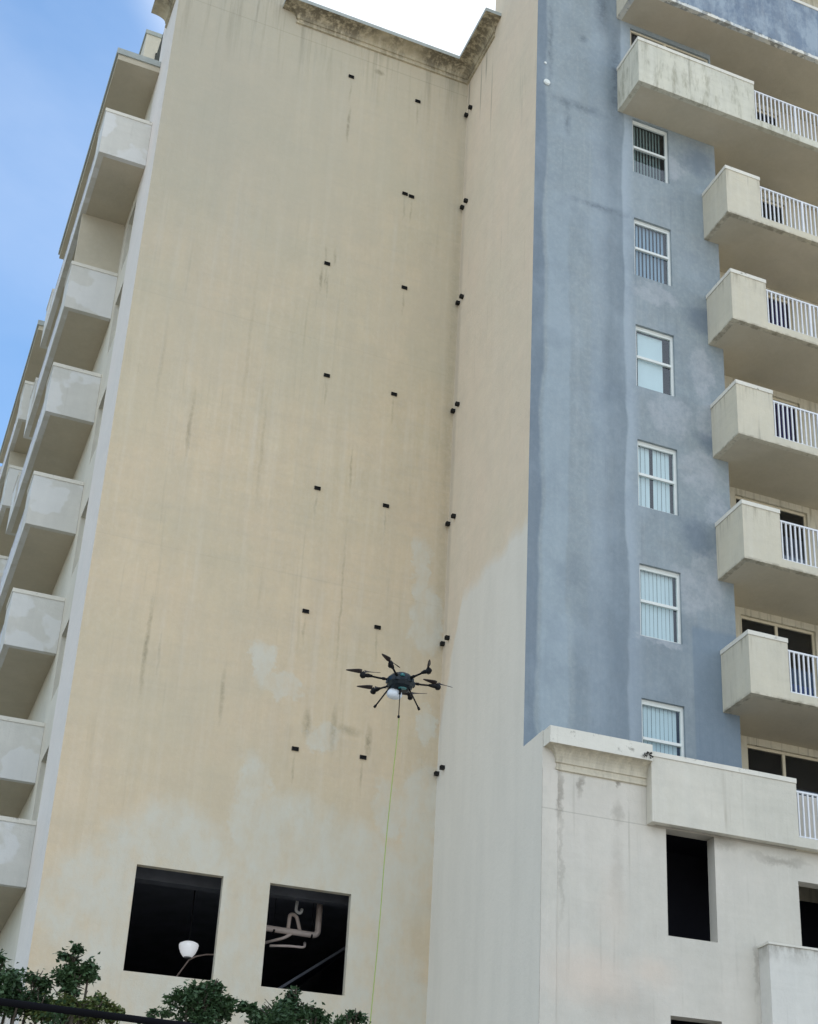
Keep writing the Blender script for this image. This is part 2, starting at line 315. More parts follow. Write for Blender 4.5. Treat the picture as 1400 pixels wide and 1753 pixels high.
def ex_drip(n, c):
    z = n.vec('DOT_PRODUCT', n.P, (0, 0, 1)); fz = n.math('FRACT', n.math('DIVIDE', n.math('SUBTRACT', z, 13.63), 2.8))
    d = n.math('MULTIPLY', n.rng(fz, .27, .42), n.rng(n.noise(1, 4, .65, mul=(11, 11, .9), off=8), .52, .68))
    c = n.mix(n.math('MULTIPLY', d, .5), c, srgb(118, 110, 90))
    e = n.math('MULTIPLY', n.rng(fz, .022, .004), n.rng(n.noise(5, 5, .7, off=2), .42, .62))
    return n.mix(n.math('MULTIPLY', e, .6), c, srgb(110, 102, 86))
M['trim'] = stucco('balcony_stucco', srgb(210, 202, 180), srgb(202, 196, 178), .55, srgb(110, 104, 88), bevel=.012, var=.8, extra=ex_drip)
M['block'] = stucco('lower_block_stucco', srgb(220, 216, 208), srgb(210, 208, 200), .3, srgb(120, 115, 100), bevel=.012, var=.7,
    extra=lambda n, c: n.mix(n.math('MULTIPLY', n.math('MULTIPLY', n.rng(n.vec('DOT_PRODUCT', n.P, (0, 0, 1)), 8.62, 8.95), n.rng(n.noise(1, 5, .65, mul=(6, 6, 2.5), off=2), .4, .6)), .6), c, srgb(124, 118, 106)))
M['trim_white'] = stucco('white_balcony_stucco', srgb(214, 212, 204), srgb(204, 203, 196), .5, srgb(116, 110, 96), bevel=.012, var=.8,
    extra=lambda n, c: n.mix(n.math('MULTIPLY', n.rng(n.noise(1.1, 3, .5, off=5), .5, .53), .4), c, srgb(226, 228, 230)))
M['trim_podium'] = stucco('podium_parapet_stucco', srgb(214, 208, 194), srgb(204, 200, 186), .5, srgb(120, 110, 90), bevel=.012, var=.8, mott=.2)
M['cap'] = stucco('coping_paint', srgb(226, 222, 210), srgb(218, 214, 202), .35, srgb(120, 112, 96), bevel=.01, var=.5,
    extra=lambda n, c: n.mix(n.math('MULTIPLY', n.rng(n.noise(6, 5, .7, off=5), .6, .7), .6), c, srgb(96, 90, 78)))
M['cornice'] = stucco('mouldy_cornice', srgb(206, 194, 166), srgb(196, 184, 156), 0, extra=ex_mould(31.75, .5))
M['cornice_low'] = stucco('podium_cornice_paint', srgb(216, 206, 184), srgb(208, 200, 180), .5, srgb(96, 88, 70), bevel=.008, extra=ex_mould(12.2, .7, .35))
M['roofcap'] = stucco('weathered_cap', srgb(176, 182, 178), srgb(160, 168, 166), .3, srgb(96, 104, 104), var=1)
M['soffit'] = stucco('soffit_paint', srgb(203, 193, 172), srgb(188, 180, 160), 0, horiz=False, var=.6, smul=(.8, .8, .8))
def ex_peel(n, c):
    z = n.vec('DOT_PRODUCT', n.P, (0, 0, 1)); e = n.math('ADD', z, n.math('MULTIPLY', n.math('SUBTRACT', n.noise(9, 5, .7), .5), .12))
    c = n.mix(n.rng(e, 30.53, 30.50), c, srgb(222, 220, 210))
    g = n.math('MULTIPLY', n.rng(e, 30.56, 30.54), n.rng(n.noise(7, 3, .6, off=3), .52, .58))
    c = n.mix(n.math('MULTIPLY', g, .6), c, srgb(80, 84, 82))
    pl = n.math('MULTIPLY', n.rng(n.noise(1, 6, .7, mul=(2.2, 2.2, 1.1), off=2), .45, .6), .6)
    return n.mix(pl, c, srgb(168, 180, 190))
M['fascia'] = stucco('weathered_blue_fascia', srgb(122, 138, 156), srgb(110, 126, 146), .3, extra=ex_peel, var=.8)

def simple(name, c, rough=.6, metal=0, spec=.4, var=.12, sc_=8, emis=None):
    n = NT(name); q = n.noise(sc_, 4, .6)
    cc = n.mix(n.math('MULTIPLY', n.rng(q, .35, .7), var), c, tuple(x*.35 for x in c[:3])+(1,))
    n.b.inputs['Metallic'].default_value = metal
    if emis: n.b.inputs['Emission Color'].default_value = emis[0]; n.b.inputs['Emission Strength'].default_value = emis[1]
    return n.finish(cc, rough, spec=spec)
M['white_metal'] = simple('white_painted_metal', srgb(222, 224, 228), .45, sc_=14)
M['frame'] = simple('window_frame_paint', srgb(222, 226, 222), .45)
M['door_frame'] = simple('cream_door_frame', srgb(214, 204, 180), .5)
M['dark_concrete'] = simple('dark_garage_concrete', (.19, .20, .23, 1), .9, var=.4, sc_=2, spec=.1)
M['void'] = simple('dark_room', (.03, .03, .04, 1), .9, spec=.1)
M['vent'] = simple('black_vent_metal', (.012, .012, .012, 1), .6, spec=.2)
M['pipe'] = simple('pink_beige_pipe', srgb(232, 214, 206), .5)
M['pipe2'] = simple('white_pvc_pipe', srgb(236, 236, 236), .4)
M['carbon'] = simple('carbon_fibre', (.008, .008, .009, 1), .55, spec=.15)
M['prop'] = simple('propeller_blade', (.028, .018, .016, 1), .4)
M['drone_body'] = simple('teal_black_shell', (.006, .014, .022, 1), .35, spec=.3, var=.5, sc_=30)
M['teal'] = simple('teal_highlight', (.02, .16, .17, 1), .25, spec=.6)
M['tank'] = simple('white_plastic_tank', srgb(225, 232, 240), .35)
M['hose'] = simple('green_yellow_hose', srgb(150, 168, 84), .5)
M['cable'] = simple('black_cable_sheath', (.008, .008, .01, 1), .95, spec=.05)
M['bark'] = simple('grey_brown_bark', (.10, .08, .06, 1), .9, var=.5, sc_=20)
def leafmat(name, a, b):
    n = NT(name); q = n.noise(3.5, 3, .6); q2 = n.noise(40, 2, .5)
    c = n.mix(n.rng(q, .35, .65), a, b); c = n.mix(n.math('MULTIPLY', n.rng(q2, .4, .7), .4), c, tuple(x*1.7 for x in b[:3])+(1,))
    n.finish(c, .45, spec=.35)
    tr = n.n('ShaderNodeBsdfTranslucent'); n.l(c, tr.inputs['Color']); mxs = n.n('ShaderNodeMixShader'); mxs.inputs[0].default_value = .25
    n.l(n.b.outputs[0], mxs.inputs[1]); n.l(tr.outputs[0], mxs.inputs[2]); n.l(mxs.outputs[0], n.out.inputs['Surface']); return n.m
M['leaf'] = leafmat('dark_green_leaves', (.032, .066, .030, 1), (.066, .115, .048, 1))
M['leaf_y'] = leafmat('yellow_green_leaves', (.075, .11, .03, 1), (.13, .15, .045, 1))
def glass(name, tint=(.75, .85, .9, 1), fac=.22):
    n = NT(name); t = n.n('ShaderNodeBsdfTransparent'); t.inputs[0].default_value = tint
    g = n.n('ShaderNodeBsdfGlossy'); g.inputs['Roughness'].default_value = .03; g.inputs['Color'].default_value = (.9, .95, 1, 1)
    bn = n.n('ShaderNodeBump'); bn.inputs['Strength'].default_value = .04; n.l(n.noise(2.5, 2, .5), bn.inputs['Height']); n.l(bn.outputs[0], g.inputs['Normal'])
    ms = n.n('ShaderNodeMixShader'); ms.inputs[0].default_value = fac
    n.l(t.outputs[0], ms.inputs[1]); n.l(g.outputs[0], ms.inputs[2]); n.l(ms.outputs[0], n.out.inputs['Surface']); return n.m
M['glass'] = glass('window_glass', (.86, .93, .96, 1), .08)
M['dark_glass'] = glass('door_glass', (.25, .28, .36, 1), .10)
def blindmat(name, c):
    return simple(name, c, .6, var=.08, sc_=3)
M['blind'] = blindmat('pale_vertical_blind', srgb(206, 216, 214))
M['blind_grey'] = blindmat('grey_vertical_blind', srgb(118, 130, 126))
M['blind_blue'] = blindmat('slate_vertical_blind', srgb(140, 160, 176))
M['pane_backing'] = blindmat('cream_curtain', srgb(222, 212, 192))
M['indigo'] = simple('indigo_reflection', srgb(104, 84, 206), .7)  # reflection in the door glass, put in as an indigo sheet

# ------------------------------------------------------------------ ground
def sheet(name, x0, y0, x1, y1, z, mat):
    b = MB(); b.quad((x0, y0, z), (x1, y0, z), (x1, y1, z), (x0, y1, z)); o = b.build(name, mat); tag(o, kind='structure'); return o
def gm(name, a, b_, s1=.6):
    n = NT(name); c = n.mix(n.rng(n.noise(s1, 6, .6), .35, .65), a, b_); c = n.mix(n.math('MULTIPLY', n.rng(n.noise(25, 3, .7), .4, .7), .3), c, tuple(x*.5 for x in a[:3])+(1,))
    return n.finish(c, .9, n.noise(60, 3, .6), .3, .01)
sheet('ground', -600, -600, 600, 600, 0, gm('dry_concrete_ground', (.40, .37, .32, 1), (.47, .43, .37, 1)))
sheet('road', -600, -46, 600, -36, .004, gm('asphalt', (.06, .06, .06, 1), (.08, .078, .075, 1)))
sheet('added_dark_ground', -600, -30, -13, 600, .004, gm('grey_brown_ground', (.10, .095, .075, 1), (.13, .12, .10, 1)))  # unseen dark ground, added to cut the bounce light on the left soffits
b = MB()
b.box(-600, -36, 0, 600, -33.5, .12); o = b.build('pavement', gm('pavement_concrete', (.34, .33, .30, 1), (.4, .38, .35, 1))); tag(o, kind='structure')

# ------------------------------------------------------------------ building
W = -7.052; YB = -4.175; YF = -5.172; YP = -4.97; TOPZ = 35.0
bld = empty('apartment_building', (0, 0, 0))
tag(bld, 'tall cream and blue stucco apartment tower with stacked white balconies', 'building')
def wall(u0, u1, v0, v1, holes, fn, depth, name, mats, inward, reveal_mi=0, flip=False):
    """grid wall in (u,v); fn(u,v,d)->xyz with d = depth inward"""
    us = sorted({u0, u1, *[h[i] for h in holes for i in (0, 1)]}); vs2 = sorted({v0, v1, *[h[i] for h in holes for i in (2, 3)]})
    b = MB()
    for a, c in zip(us, us[1:]):
        for d, e in zip(vs2, vs2[1:]):
            mu, mv = (a+c)/2, (d+e)/2
            if any(h[0] < mu < h[1] and h[2] < mv < h[3] for h in holes): continue
            b.quad(fn(a, d, 0), fn(c, d, 0), fn(c, e, 0), fn(a, e, 0))
    for h in holes:
        a, c, d, e = h
        b.quad(fn(a, d, 0), fn(a, e, 0), fn(a, e, depth), fn(a, d, depth), reveal_mi)
        b.quad(fn(c, d, 0), fn(c, d, depth), fn(c, e, depth), fn(c, e, 0), reveal_mi)
        b.quad(fn(a, d, 0), fn(a, d, depth), fn(c, d, depth), fn(c, d, 0), reveal_mi)
        b.quad(fn(a, e, 0), fn(c, e, 0), fn(c, e, depth), fn(a, e, depth), reveal_mi)
    return b.build(name, mats, bld)
GA = (-5.502, -3.965, 8.63, 10.52); GB = (-3.11, -1.577, 8.63, 10.52)
fX = lambda y: (lambda u, v, d: (u, y+d, v))
fY = lambda x, s=1: (lambda u, v, d: (x+s*d, u, v))
o = wall(W, 0, 0, 31.75, [GA, GB], fX(0), .13, 'end_wall', M['main'], 1); tag(o, 'broad cream stucco end wall with pale repair patches')
b = MB(); b.quad((W, 0, 31.75), (-4.31, 0, 31.75), (-4.31, 0, TOPZ), (W, 0, TOPZ)); b.quad((-4.31, 0, 31.75), (-4.31, 1.5, 31.75), (-4.31, 1.5, TOPZ), (-4.31, 0, TOPZ))
b.quad((W, 0, TOPZ), (-4.31, 0, TOPZ), (-4.31, 1.5, TOPZ), (W, 1.5, TOPZ)); b.quad((W, 1.5, 0), (-4.31, 1.5, 31.7), (-4.31, 1.5, TOPZ), (W, 1.5, TOPZ))
b.build('upper_wall', M['main'], bld)
# return wall (faces the left) and its taller part
b = MB(); b.quad((0, 0, 0), (0, YB, 0), (0, YB, 31.75), (0, 0, 31.75)); b.quad((0, -1.65, 31.75), (0, YB, 31.75), (0, YB, TOPZ), (0, -1.65, TOPZ))
b.quad((0, YB, 0), (0, YP, 0), (0, YP, 12.2), (0, YB, 12.2))
b.quad((0, -1.65, 31.75), (0, -1.65, TOPZ), (12, -1.65, TOPZ), (12, -1.65, 31.75))
o = b.build('return_wall', M['return'], bld); tag(o, 'narrow cream return wall, whiter below a ragged paint line')
# blue wall
H0 = 13.591; HW = 1.53; WX = (2.322, 3.218)
wins = [(WX[0], WX[1], H0+2.8*k-HW, H0+2.8*k) for k in range(6)]
o = wall(0, 4.40, 11.9, TOPZ, wins+[(2.30, 4.36, 27.83, 30.30)], fX(YB), .11, 'blue_wall', M['blue'], 1); tag(o, 'blue-grey painted stucco wall with a column of sash windows')
b = MB(); b.quad((4.40, YB, 11.9), (4.40, -3.4, 11.9), (4.40, -3.4, TOPZ), (4.40, YB, TOPZ)); b.build('return_wall', M['cream_side'], bld)
# recessed balcony wall
dz = [(5.02, 6.79, 13.63+2.8*k+.2, 13.63+2.8*(k+1)-.15) for k in range(-1, 6)]
wall(4.40, 12, 10.5, TOPZ, dz, fX(-3.4), .1, 'recess_wall', M['trim'], 1)
# pale side wall (faces left) with windows
SWZ = [13.24, 15.95, 18.72, 21.45, 24.24, 26.55]
sh = [(2.02, 2.92, z-1.45, z) for z in SWZ]
o = wall(0, 1.98, 0, TOPZ-3.25, [], fY(W), .1, 'side_wall', M['side'], 1)
tag(o, 'pale bluish painted strip at the left corner')
b = MB(); b.quad((W, 0, TOPZ-3.25), (W, 1.5, TOPZ-3.25), (W, 1.5, TOPZ), (W, 0, TOPZ)); b.build('upper_wall', M['side'], bld)
wall(1.98, 40, 0, 30.2, sh, fY(W), .14, 'side_wall', M['cream_side'], 1)
for z in SWZ:
    wd = empty('side_window'); wd.parent = bld
    b = MB(); x = W+.13
    b.box(x-.03, 2.02, z-1.45, x+.02, 2.07, z); b.box(x-.03, 2.87, z-1.45, x+.02, 2.92, z); b.box(x-.03, 2.07, z-.05, x+.02, 2.87, z); b.box(x-.03, 2.07, z-1.45, x+.02, 2.87, z-1.40)
    b.box(x-.035, 2.07, z-.76, x+.02, 2.87, z-.70); b.build('frame', M['frame'], wd)
    b = MB(); b.quad((x, 2.07, z-1.4), (x, 2.87, z-1.4), (x, 2.87, z-.05), (x, 2.07, z-.05)); b.build('pane', M['dark_glass'], wd)
    b = MB(); b.box(x+.05, 1.99, z-1.5, x+.6, 2.95, z+.02); b.build('dark_interior', M['void'], wd)

# body behind everything (roof and rear), keeps the sun off the fronts
b = MB(); b.box(W+.8, .9, 11.5, 3.9, 39, 31.3); b.box(.35, -2.6, 11.5, 1.9, .9, 31.4); b.box(.3, -2.4, 0, 1.9, .9, 11.5); b.box(3.9, -2.9, 0, 40, 39, 31.4); b.box(1.9, -2.8, 11.5, 3.9, .9, 31.4)
b.box(W+.3, 9, 0, 3.9, 39, 11.5)
b.build('building_core', M['dark_concrete'], bld)
b = MB(); b.quad((W, 0, 31.7), (0, 0, 31.7), (0, 40, 31.7), (W, 40, 31.7)); b.quad((0, -1.65, 31.7), (40, -1.65, 31.7), (40, 40, 31.7), (0, 40, 31.7)); b.quad((0, -1.65, TOPZ), (0, YB, TOPZ), (40, YB, TOPZ), (40, -1.65, TOPZ))
b.build('roof', M['roofcap'], bld)

# cornices: profile swept with mitred ends
def cornice(nodes, prof, name, mats, mis):
    b = MB(); rows = []
    for (px, py), (mx_, my_) in nodes: rows.append([(px+o_*mx_, py+o_*my_, z) for o_, z in prof])
    for r_, s_ in zip(rows, rows[1:]):
        for i in range(len(prof)-1): b.quad(r_[i], s_[i], s_[i+1], r_[i+1], mis[i])
    return b.build(name, mats, bld)
def prof(z0, ht, p, capz, bead=.05):
    P = [(.0, z0), (bead, z0+.01), (bead, z0+.06), (bead*.5, z0+.075), (bead*.5, z0+.13), (bead*1.2, z0+.14), (bead*1.2, z0+.165)]
    n0 = len(P); zc = z0+.165; pc = bead*1.2
    for i in range(1, 7):
        t = i/6*math.pi/2; P.append((pc+(p-.04-pc)*(1-math.cos(t)), zc+(z0+ht-capz-zc)*math.sin(t)))
    P += [(p, z0+ht-capz), (p, z0+ht), (-.25, z0+ht)]
    mis = [0]*(len(P)-3)+[1, 1]
    return P, mis
P_, mi_ = prof(31.33, .42, .4, .10, .045)
o = cornice([((-4.31, 0), (-1, 0)), ((-4.31, 0), (-1, -1)), ((0, 0), (-1, -1)), ((0, -1.65), (-1, -1)), ((0, -1.65), (0, -1))], P_, 'cornice', [M['cornice'], M['roofcap']], mi_)
tag(o, 'roof cornice streaked with black mould')
cornice([((W, 0), (0, -.02)), ((W, 0), (-1, -.02)), ((W, 1.5), (-1, 0)), ((W, 1.5), (0, .0))], P_, 'cornice', [M['cornice'], M['roofcap']], mi_)
# podium
Pl, ml = prof(11.52, .68, .26, .30, .035)
o = cornice([((.28, YP), (-1, 0)), ((.28, YP), (-1, -1)), ((1.955, YP), (0, -1))], Pl, 'cornice', [M['cornice_low'], M['cap']], ml)
tag(o, 'cream cornice along the top of the podium')
b = MB(); b.box(0.002, YP+.003, 11.905, .28, YB-.003, 12.2); b.box(.282, YP+.003, 11.905, 1.953, YB-.003, 12.18); b.build('coping', M['cap'], bld)
PO1 = (2.325, 3.27, 8.96, 10.85); PO2 = (4.95, 6.0, 9.05, 10.27); PO3 = (2.335, 3.29, 5.9, 7.64); PO4 = (4.95, 6.0, 5.9, 7.2)
PO1 = (2.325, 3.27, 8.96, 10.82)
o = wall(0, 12, 0, 11.9, [PO1, PO2, PO3], fX(YP), .24, 'podium_wall', M['podium'], 1); tag(o, 'white stucco podium wall with unglazed openings')
b = MB(); b.box(0, YP-.02, 0, .285, YP-.001, 11.52); b.build('corner_pilaster', M['podium'], bld)
b = MB(); b.box(4.06, YP-.33, 0, 12, YP-.001, 8.95); o = b.build('lower_block', M['block'], bld); b = MB(); b.box(4.04, YP-.35, 8.951, 12, YP-.002, 8.99); b.build('coping', M['cap'], bld)
# interiors of the podium and garage
def room(x0, x1, y0, y1, z0, z1, name):
    b = MB(); A = lambda *p: b.quad(*p)
    A((x0,y1,z0),(x1,y1,z0),(x1,y1,z1),(x0,y1,z1)); A((x0,y0,z0),(x0,y1,z0),(x0,y1,z1),(x0,y0,z1)); A((x1,y0,z0),(x1,y1,z0),(x1,y1,z1),(x1,y0,z1))
    A((x0,y0,z0),(x1,y0,z0),(x1,y1,z0),(x0,y1,z0)); A((x0,y0,z1),(x1,y0,z1),(x1,y1,z1),(x0,y1,z1))
    return b
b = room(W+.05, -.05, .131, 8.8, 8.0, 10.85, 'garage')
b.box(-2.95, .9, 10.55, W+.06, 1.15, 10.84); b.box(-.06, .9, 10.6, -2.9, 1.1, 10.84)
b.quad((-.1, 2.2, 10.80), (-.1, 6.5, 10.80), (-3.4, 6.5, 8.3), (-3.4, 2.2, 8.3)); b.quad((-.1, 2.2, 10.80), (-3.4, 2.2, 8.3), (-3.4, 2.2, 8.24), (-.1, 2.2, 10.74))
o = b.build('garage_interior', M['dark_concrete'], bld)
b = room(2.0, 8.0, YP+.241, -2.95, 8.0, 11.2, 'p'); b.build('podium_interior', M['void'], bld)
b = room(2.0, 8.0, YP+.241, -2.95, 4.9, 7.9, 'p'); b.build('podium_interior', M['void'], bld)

# vents
def vent(x, y, z, face, w_=.13, h_=.075, d=.028):
    b = MB(); t = .012
    if face == 'y':
        b.box(x-w_/2, y-d, z-h_/2, x+w_/2, y-.002, z-h_/2+t); b.box(x-w_/2, y-d, z+h_/2-t, x+w_/2, y-.002, z+h_/2)
        b.box(x-w_/2, y-d, z-h_/2+t, x-w_/2+t, y-.002, z+h_/2-t); b.box(x+w_/2-t, y-d, z-h_/2+t, x+w_/2, y-.002, z+h_/2-t)
        b.box(x-w_/2+t, y-.008, z-h_/2+t, x+w_/2-t, y-.002, z+h_/2-t); b.box(x-w_/2+t, y-.02, z-.004, x+w_/2-t, y-.0085, z+.004)
    else:
        b.box(x-d, y-w_/2, z-h_/2, x-.002, y+w_/2, z-h_/2+t); b.box(x-d, y-w_/2, z+h_/2-t, x-.002, y+w_/2, z+h_/2)
        b.box(x-d, y-w_/2, z-h_/2+t, x-.002, y-w_/2+t, z+h_/2-t); b.box(x-d, y+w_/2-t, z-h_/2+t, x-.002, y+w_/2, z+h_/2-t)
        b.box(x-.008, y-w_/2+t, z-h_/2+t, x-.002, y+w_/2-t, z+h_/2-t); b.box(x-.02, y-w_/2+t, z-.004, x-.0085, y+w_/2-t, z+.004)
    return b.build('vent', M['vent'], bld)
for x, z in V_SINGLE: vent(x, 0, z, 'y')
for y, z in [(-.34, 30.28), (-.24, 27.4), (-.24, 24.61), (-.34, 21.67), (-.40, 18.81), (-.34, 15.99), (-.38, 13.16)]:
    vent(0, min(y, -.31), z+.01, 'x', .08, .075, .085); vent(0, -.085, z-.01, 'x', .08, .075, .085)
b = MB(); b.tube([(.24, YB-.03, 27.7), (.24, YB-.001, 27.7)], .075, 16); b.tube([(.24, YB-.045, 27.7), (.24, YB-.03, 27.7)], .05, 16); b.build('vent_cap', M['frame'], bld); b = MB(); b.tube([(.2, YB-.02, 28.25), (.2, YB-.001, 28.25)], .03, 10)
b.build('vent_cap', M['frame'], bld)

# sash windows on the blue wall
def sash_window(k, style):
    wd = empty('sash_window'); wd.parent = bld
    x0, x1, z0, z1 = wins[k]; y = YB+.06; f = .045
    b = MB()
    b.box(x0, y, z0, x0+f, y+.05, z1); b.box(x1-f*1.3, y, z0, x1, y+.05, z1); b.box(x0+f, y, z1-f, x1-f*1.3, y+.05, z1); b.box(x0+f, y, z0, x1-f*1.3, y+.05, z0+f)
    zm = (z0+z1)/2+.0; b.box(x0+f, y-.012, zm-.028, x1-f*1.3, y+.04, zm+.028)
    b.box(x0+f, y+.004, z1-f-.045, x1-f*1.3, y+.045, z1-f-.0); 
    b.build('frame', M['frame'], wd)
    b = MB(); b.quad((x0+f, y+.03, z0+f), (x1-f*1.3, y+.03, z0+f), (x1-f*1.3, y+.03, z1-f-.045), (x0+f, y+.03, z1-f-.045)); b.build('pane', M['glass'], wd)
    b = MB(); yb = y+.09; a, c = x0-.03, x1+.03
    b2 = MB(); b2.quad((a, yb+.5, z0-.1), (c, yb+.5, z0-.1), (c, yb+.5, z1+.1), (a, yb+.5, z1+.1)); b2.quad((a, yb+.5, z0-.1), (a, YB+.111, z0-.1), (a, YB+.111, z1+.1), (a, yb+.5, z1+.1))
    b2.quad((c, yb+.5, z0-.1), (c, YB+.111, z0-.1), (c, YB+.111, z1+.1), (c, yb+.5, z1+.1)); b2.quad((a, yb+.5, z1+.1), (a, YB+.111, z1+.1), (c, YB+.111, z1+.1), (c, yb+.5, z1+.1)); b2.quad((a, yb+.5, z0-.1), (a, YB+.111, z0-.1), (c, YB+.111, z0-.1), (c, yb+.5, z0-.1))
    b2.build('dark_interior', M['void'], wd)
    def slats(xa, xb, n_, duty, ang=.25):
        wdt = (xb-xa)/n_
        for i in range(n_):
            p = xa+i*wdt; q = p+wdt*duty; s_ = ang*wdt*(rnd.random()*.6+.7)
            b.box(p, yb, z0-.05, q, yb+.004, z1-.06) if s_ < .004 else b.quad((p, yb, z0-.05), (q, yb+s_, z0-.05), (q, yb+s_, z1-.06), (p, yb, z1-.06))
    L_, R_ = x0+f, x1-f
    if style == 'full': slats(L_-.02, R_-.05, 9, .985, .12)
    elif style == 'gaps': slats(L_-.02, R_-.04, 9, .72, .25)
    elif style == 'thin': slats(L_-.02, R_-.06, 10, .7, .3)
    elif style == 'panel': b.box(L_+.07, yb, z0-.05, R_-.16, yb+.01, z1-.1)
    elif style == 'split': slats(L_+.0, L_+.30, 3, .98, .12); slats(L_+.37, R_-.06, 4, .98, .12)
    b.build('blinds', M['blind_grey'] if style == 'thin' else M['blind_blue'] if style == 'gaps' else M['blind'], wd)
    return wd
for k, st in enumerate(['full', 'full', 'split', 'panel', 'gaps', 'thin']): sash_window(k, st)

# sliding doors
def sliding_door(x0, x1, z0, z1, y, xm, left, right, hL=1., hR=1.):
    d = empty('sliding_door'); d.parent = bld; f = .05
    b = MB(); b.box(x0, y, z0, x0+f, y+.06, z1); b.box(x1-f, y, z0, x1, y+.06, z1); b.box(x0+f, y, z1-f, x1-f, y+.06, z1); b.box(x0+f, y, z0, x1-f, y+.06, z0+f)
    b.box(xm-.03, y-.01, z0+f, xm+.03, y+.05, z1-f); b.build('frame', M['door_frame'], d)
    b = MB(); b.quad((x0+f, y+.03, z0+f), (x1-f, y+.03, z0+f), (x1-f, y+.03, z1-f), (x0+f, y+.03, z1-f)); b.build('pane', M['dark_glass'], d)
    b = MB(); b.box(x0-.05, y+.12, z0-.05, x1+.05, y+.45, z1+.05); b.build('dark_interior', M['void'], d)
    for (a, c, st, hh) in ((x0+f, xm, left, hL), (xm, x1-f, right, hR)):
        if not st: continue
        b = MB(); n_ = 9; wd_ = (c-a)/n_
        for i in range(n_): b.quad((a+i*wd_, y+.08, z0), (a+(i+1)*wd_-.006, y+.095, z0), (a+(i+1)*wd_-.006, y+.095, z0+(z1-z0)*hh), (a+i*wd_, y+.08, z0+(z1-z0)*hh))
        b.build('pane_backing', M[st], d)  # indigo sheets stand for reflections in the glass, the others are cloth
for k in range(-1, 6):
    x0, x1, z0, z1 = dz[k+1]
    cfg = {-1: (None, None, 1, 1), 0: (None, 'indigo', 1, .5), 1: (None, 'blind', 1, .75), 2: (None, 'indigo', 1, 1), 3: (None, 'indigo', 1, 1), 4: (None, 'blind_grey', 1, .4), 5: (None, 'indigo', 1, .5)}[k]
    sliding_door(x0, x1, z0, z1, -3.34, 5.88, *cfg)
sliding_door(2.30, 4.36, 27.83, 30.30, YB+.05, 3.22, 'pane_backing', None)

# ------------------------------------------------------------------ balconies
def rail_x(b, x0, x1, y, zb, off):
    b.box(x0, y-.02, zb+1.035, x1, y+.02, zb+1.07)
    b.box(x0, y-.012, zb+.20, x1, y+.012, zb+.222)
    n_ = int((x1-x0)/.105)
    for i in range(n_):
        x = x0+.05+i*.105; big = (i % 11 == 10); h_ = .024 if big else .014
        b.box(x-h_, y-h_, zb+.18, x+h_, y+h_, zb+1.035)
def rail_y(b, y0, y1, x, zb):
    b.box(x-.02, y0, zb+1.035, x+.02, y1, zb+1.07); b.box(x-.012, y0, zb+.20, x+.012, y1, zb+.222)
    for i in range(int((y1-y0)/.105)):
        y = y0+.05+i*.105; h_ = .024 if i % 11 == 10 else .014
        b.box(x-h_, y-h_, zb+.18, x+h_, y+h_, zb+1.035)
HT = 1.275; TH = .12; X1 = 11.0; XE = 4.89
def balcony_right(x0, zb, mat, solid=False, top=HT, back=-3.4, name='balcony', loc_z=None, ybk=YB-.002):
    """built at z=0 then lifted, so copies share mesh"""
    bal = empty(name, (0, 0, zb)); bal.parent = bld
    b = MB(); xe = X1 if solid else XE; hp = top-.09
    b.box(x0, YF, 0, xe, YF+TH, hp); b.box(x0, YF+TH, 0, x0+TH, ybk, hp)
    if not solid: b.box(XE, YF, 0, X1, YF+TH, .18)
    b.build('parapet', mat, bal)
    b = MB(); b.box(x0+TH, YF+TH, .002, 4.40, ybk, .18); b.box(4.40, YF+TH, .002, X1, -3.402, .18); b.build('slab', M['soffit'], bal)
    b = MB(); e = .014
    b.box(x0-e, YF-e, hp, xe+e*.5, YF+TH+e, top); b.box(x0-e, YF+TH+e, hp, x0+TH+e, ybk, top); b.build('coping', M['cap'], bal)
    if not solid:
        b = MB(); rail_x(b, XE+.003, X1, YF+.05, 0, 0); b.build('railing', M['white_metal'], bal)
    return bal
b0 = balcony_right(4.037, 13.63, M['trim'])
for k in range(1, 5):
    c = copy_tree(b0, bld); c.location.z = 13.63+2.8*k
o = balcony_right(1.955, 13.63+14.0, M['trim_dirty']); tag(o, 'wide upper balcony with a long stained parapet')
o = balcony_right(1.955, 13.63+16.8, M['fascia'], solid=True, top=1.72); tag(o, 'topmost balcony with peeling blue fascia')
# its short side is cream, set a skin 3 mm proud
b = MB(); b.box(1.955-.003, YF+.004, 13.63+16.8+.003, 1.955-.0005, YB-.004, 13.63+16.8+1.62); b.build('parapet_side', M['trim'], o)
for ch in o.children:
    if ch.name.startswith('parapet_side'): ch.location.z = -(13.63+16.8)
o = balcony_right(1.955, 10.83, M['trim_podium'], ybk=YP-.002); tag(o, 'podium terrace parapet, the lowest balcony')
for ch in list(o.children):
    if ch.name.startswith('slab'):
        bpy.data.objects.remove(ch)
b = MB(); b.box(4.92, YF+TH, .002, X1, -3.402, .18); b.build('slab', M['soffit'], o)

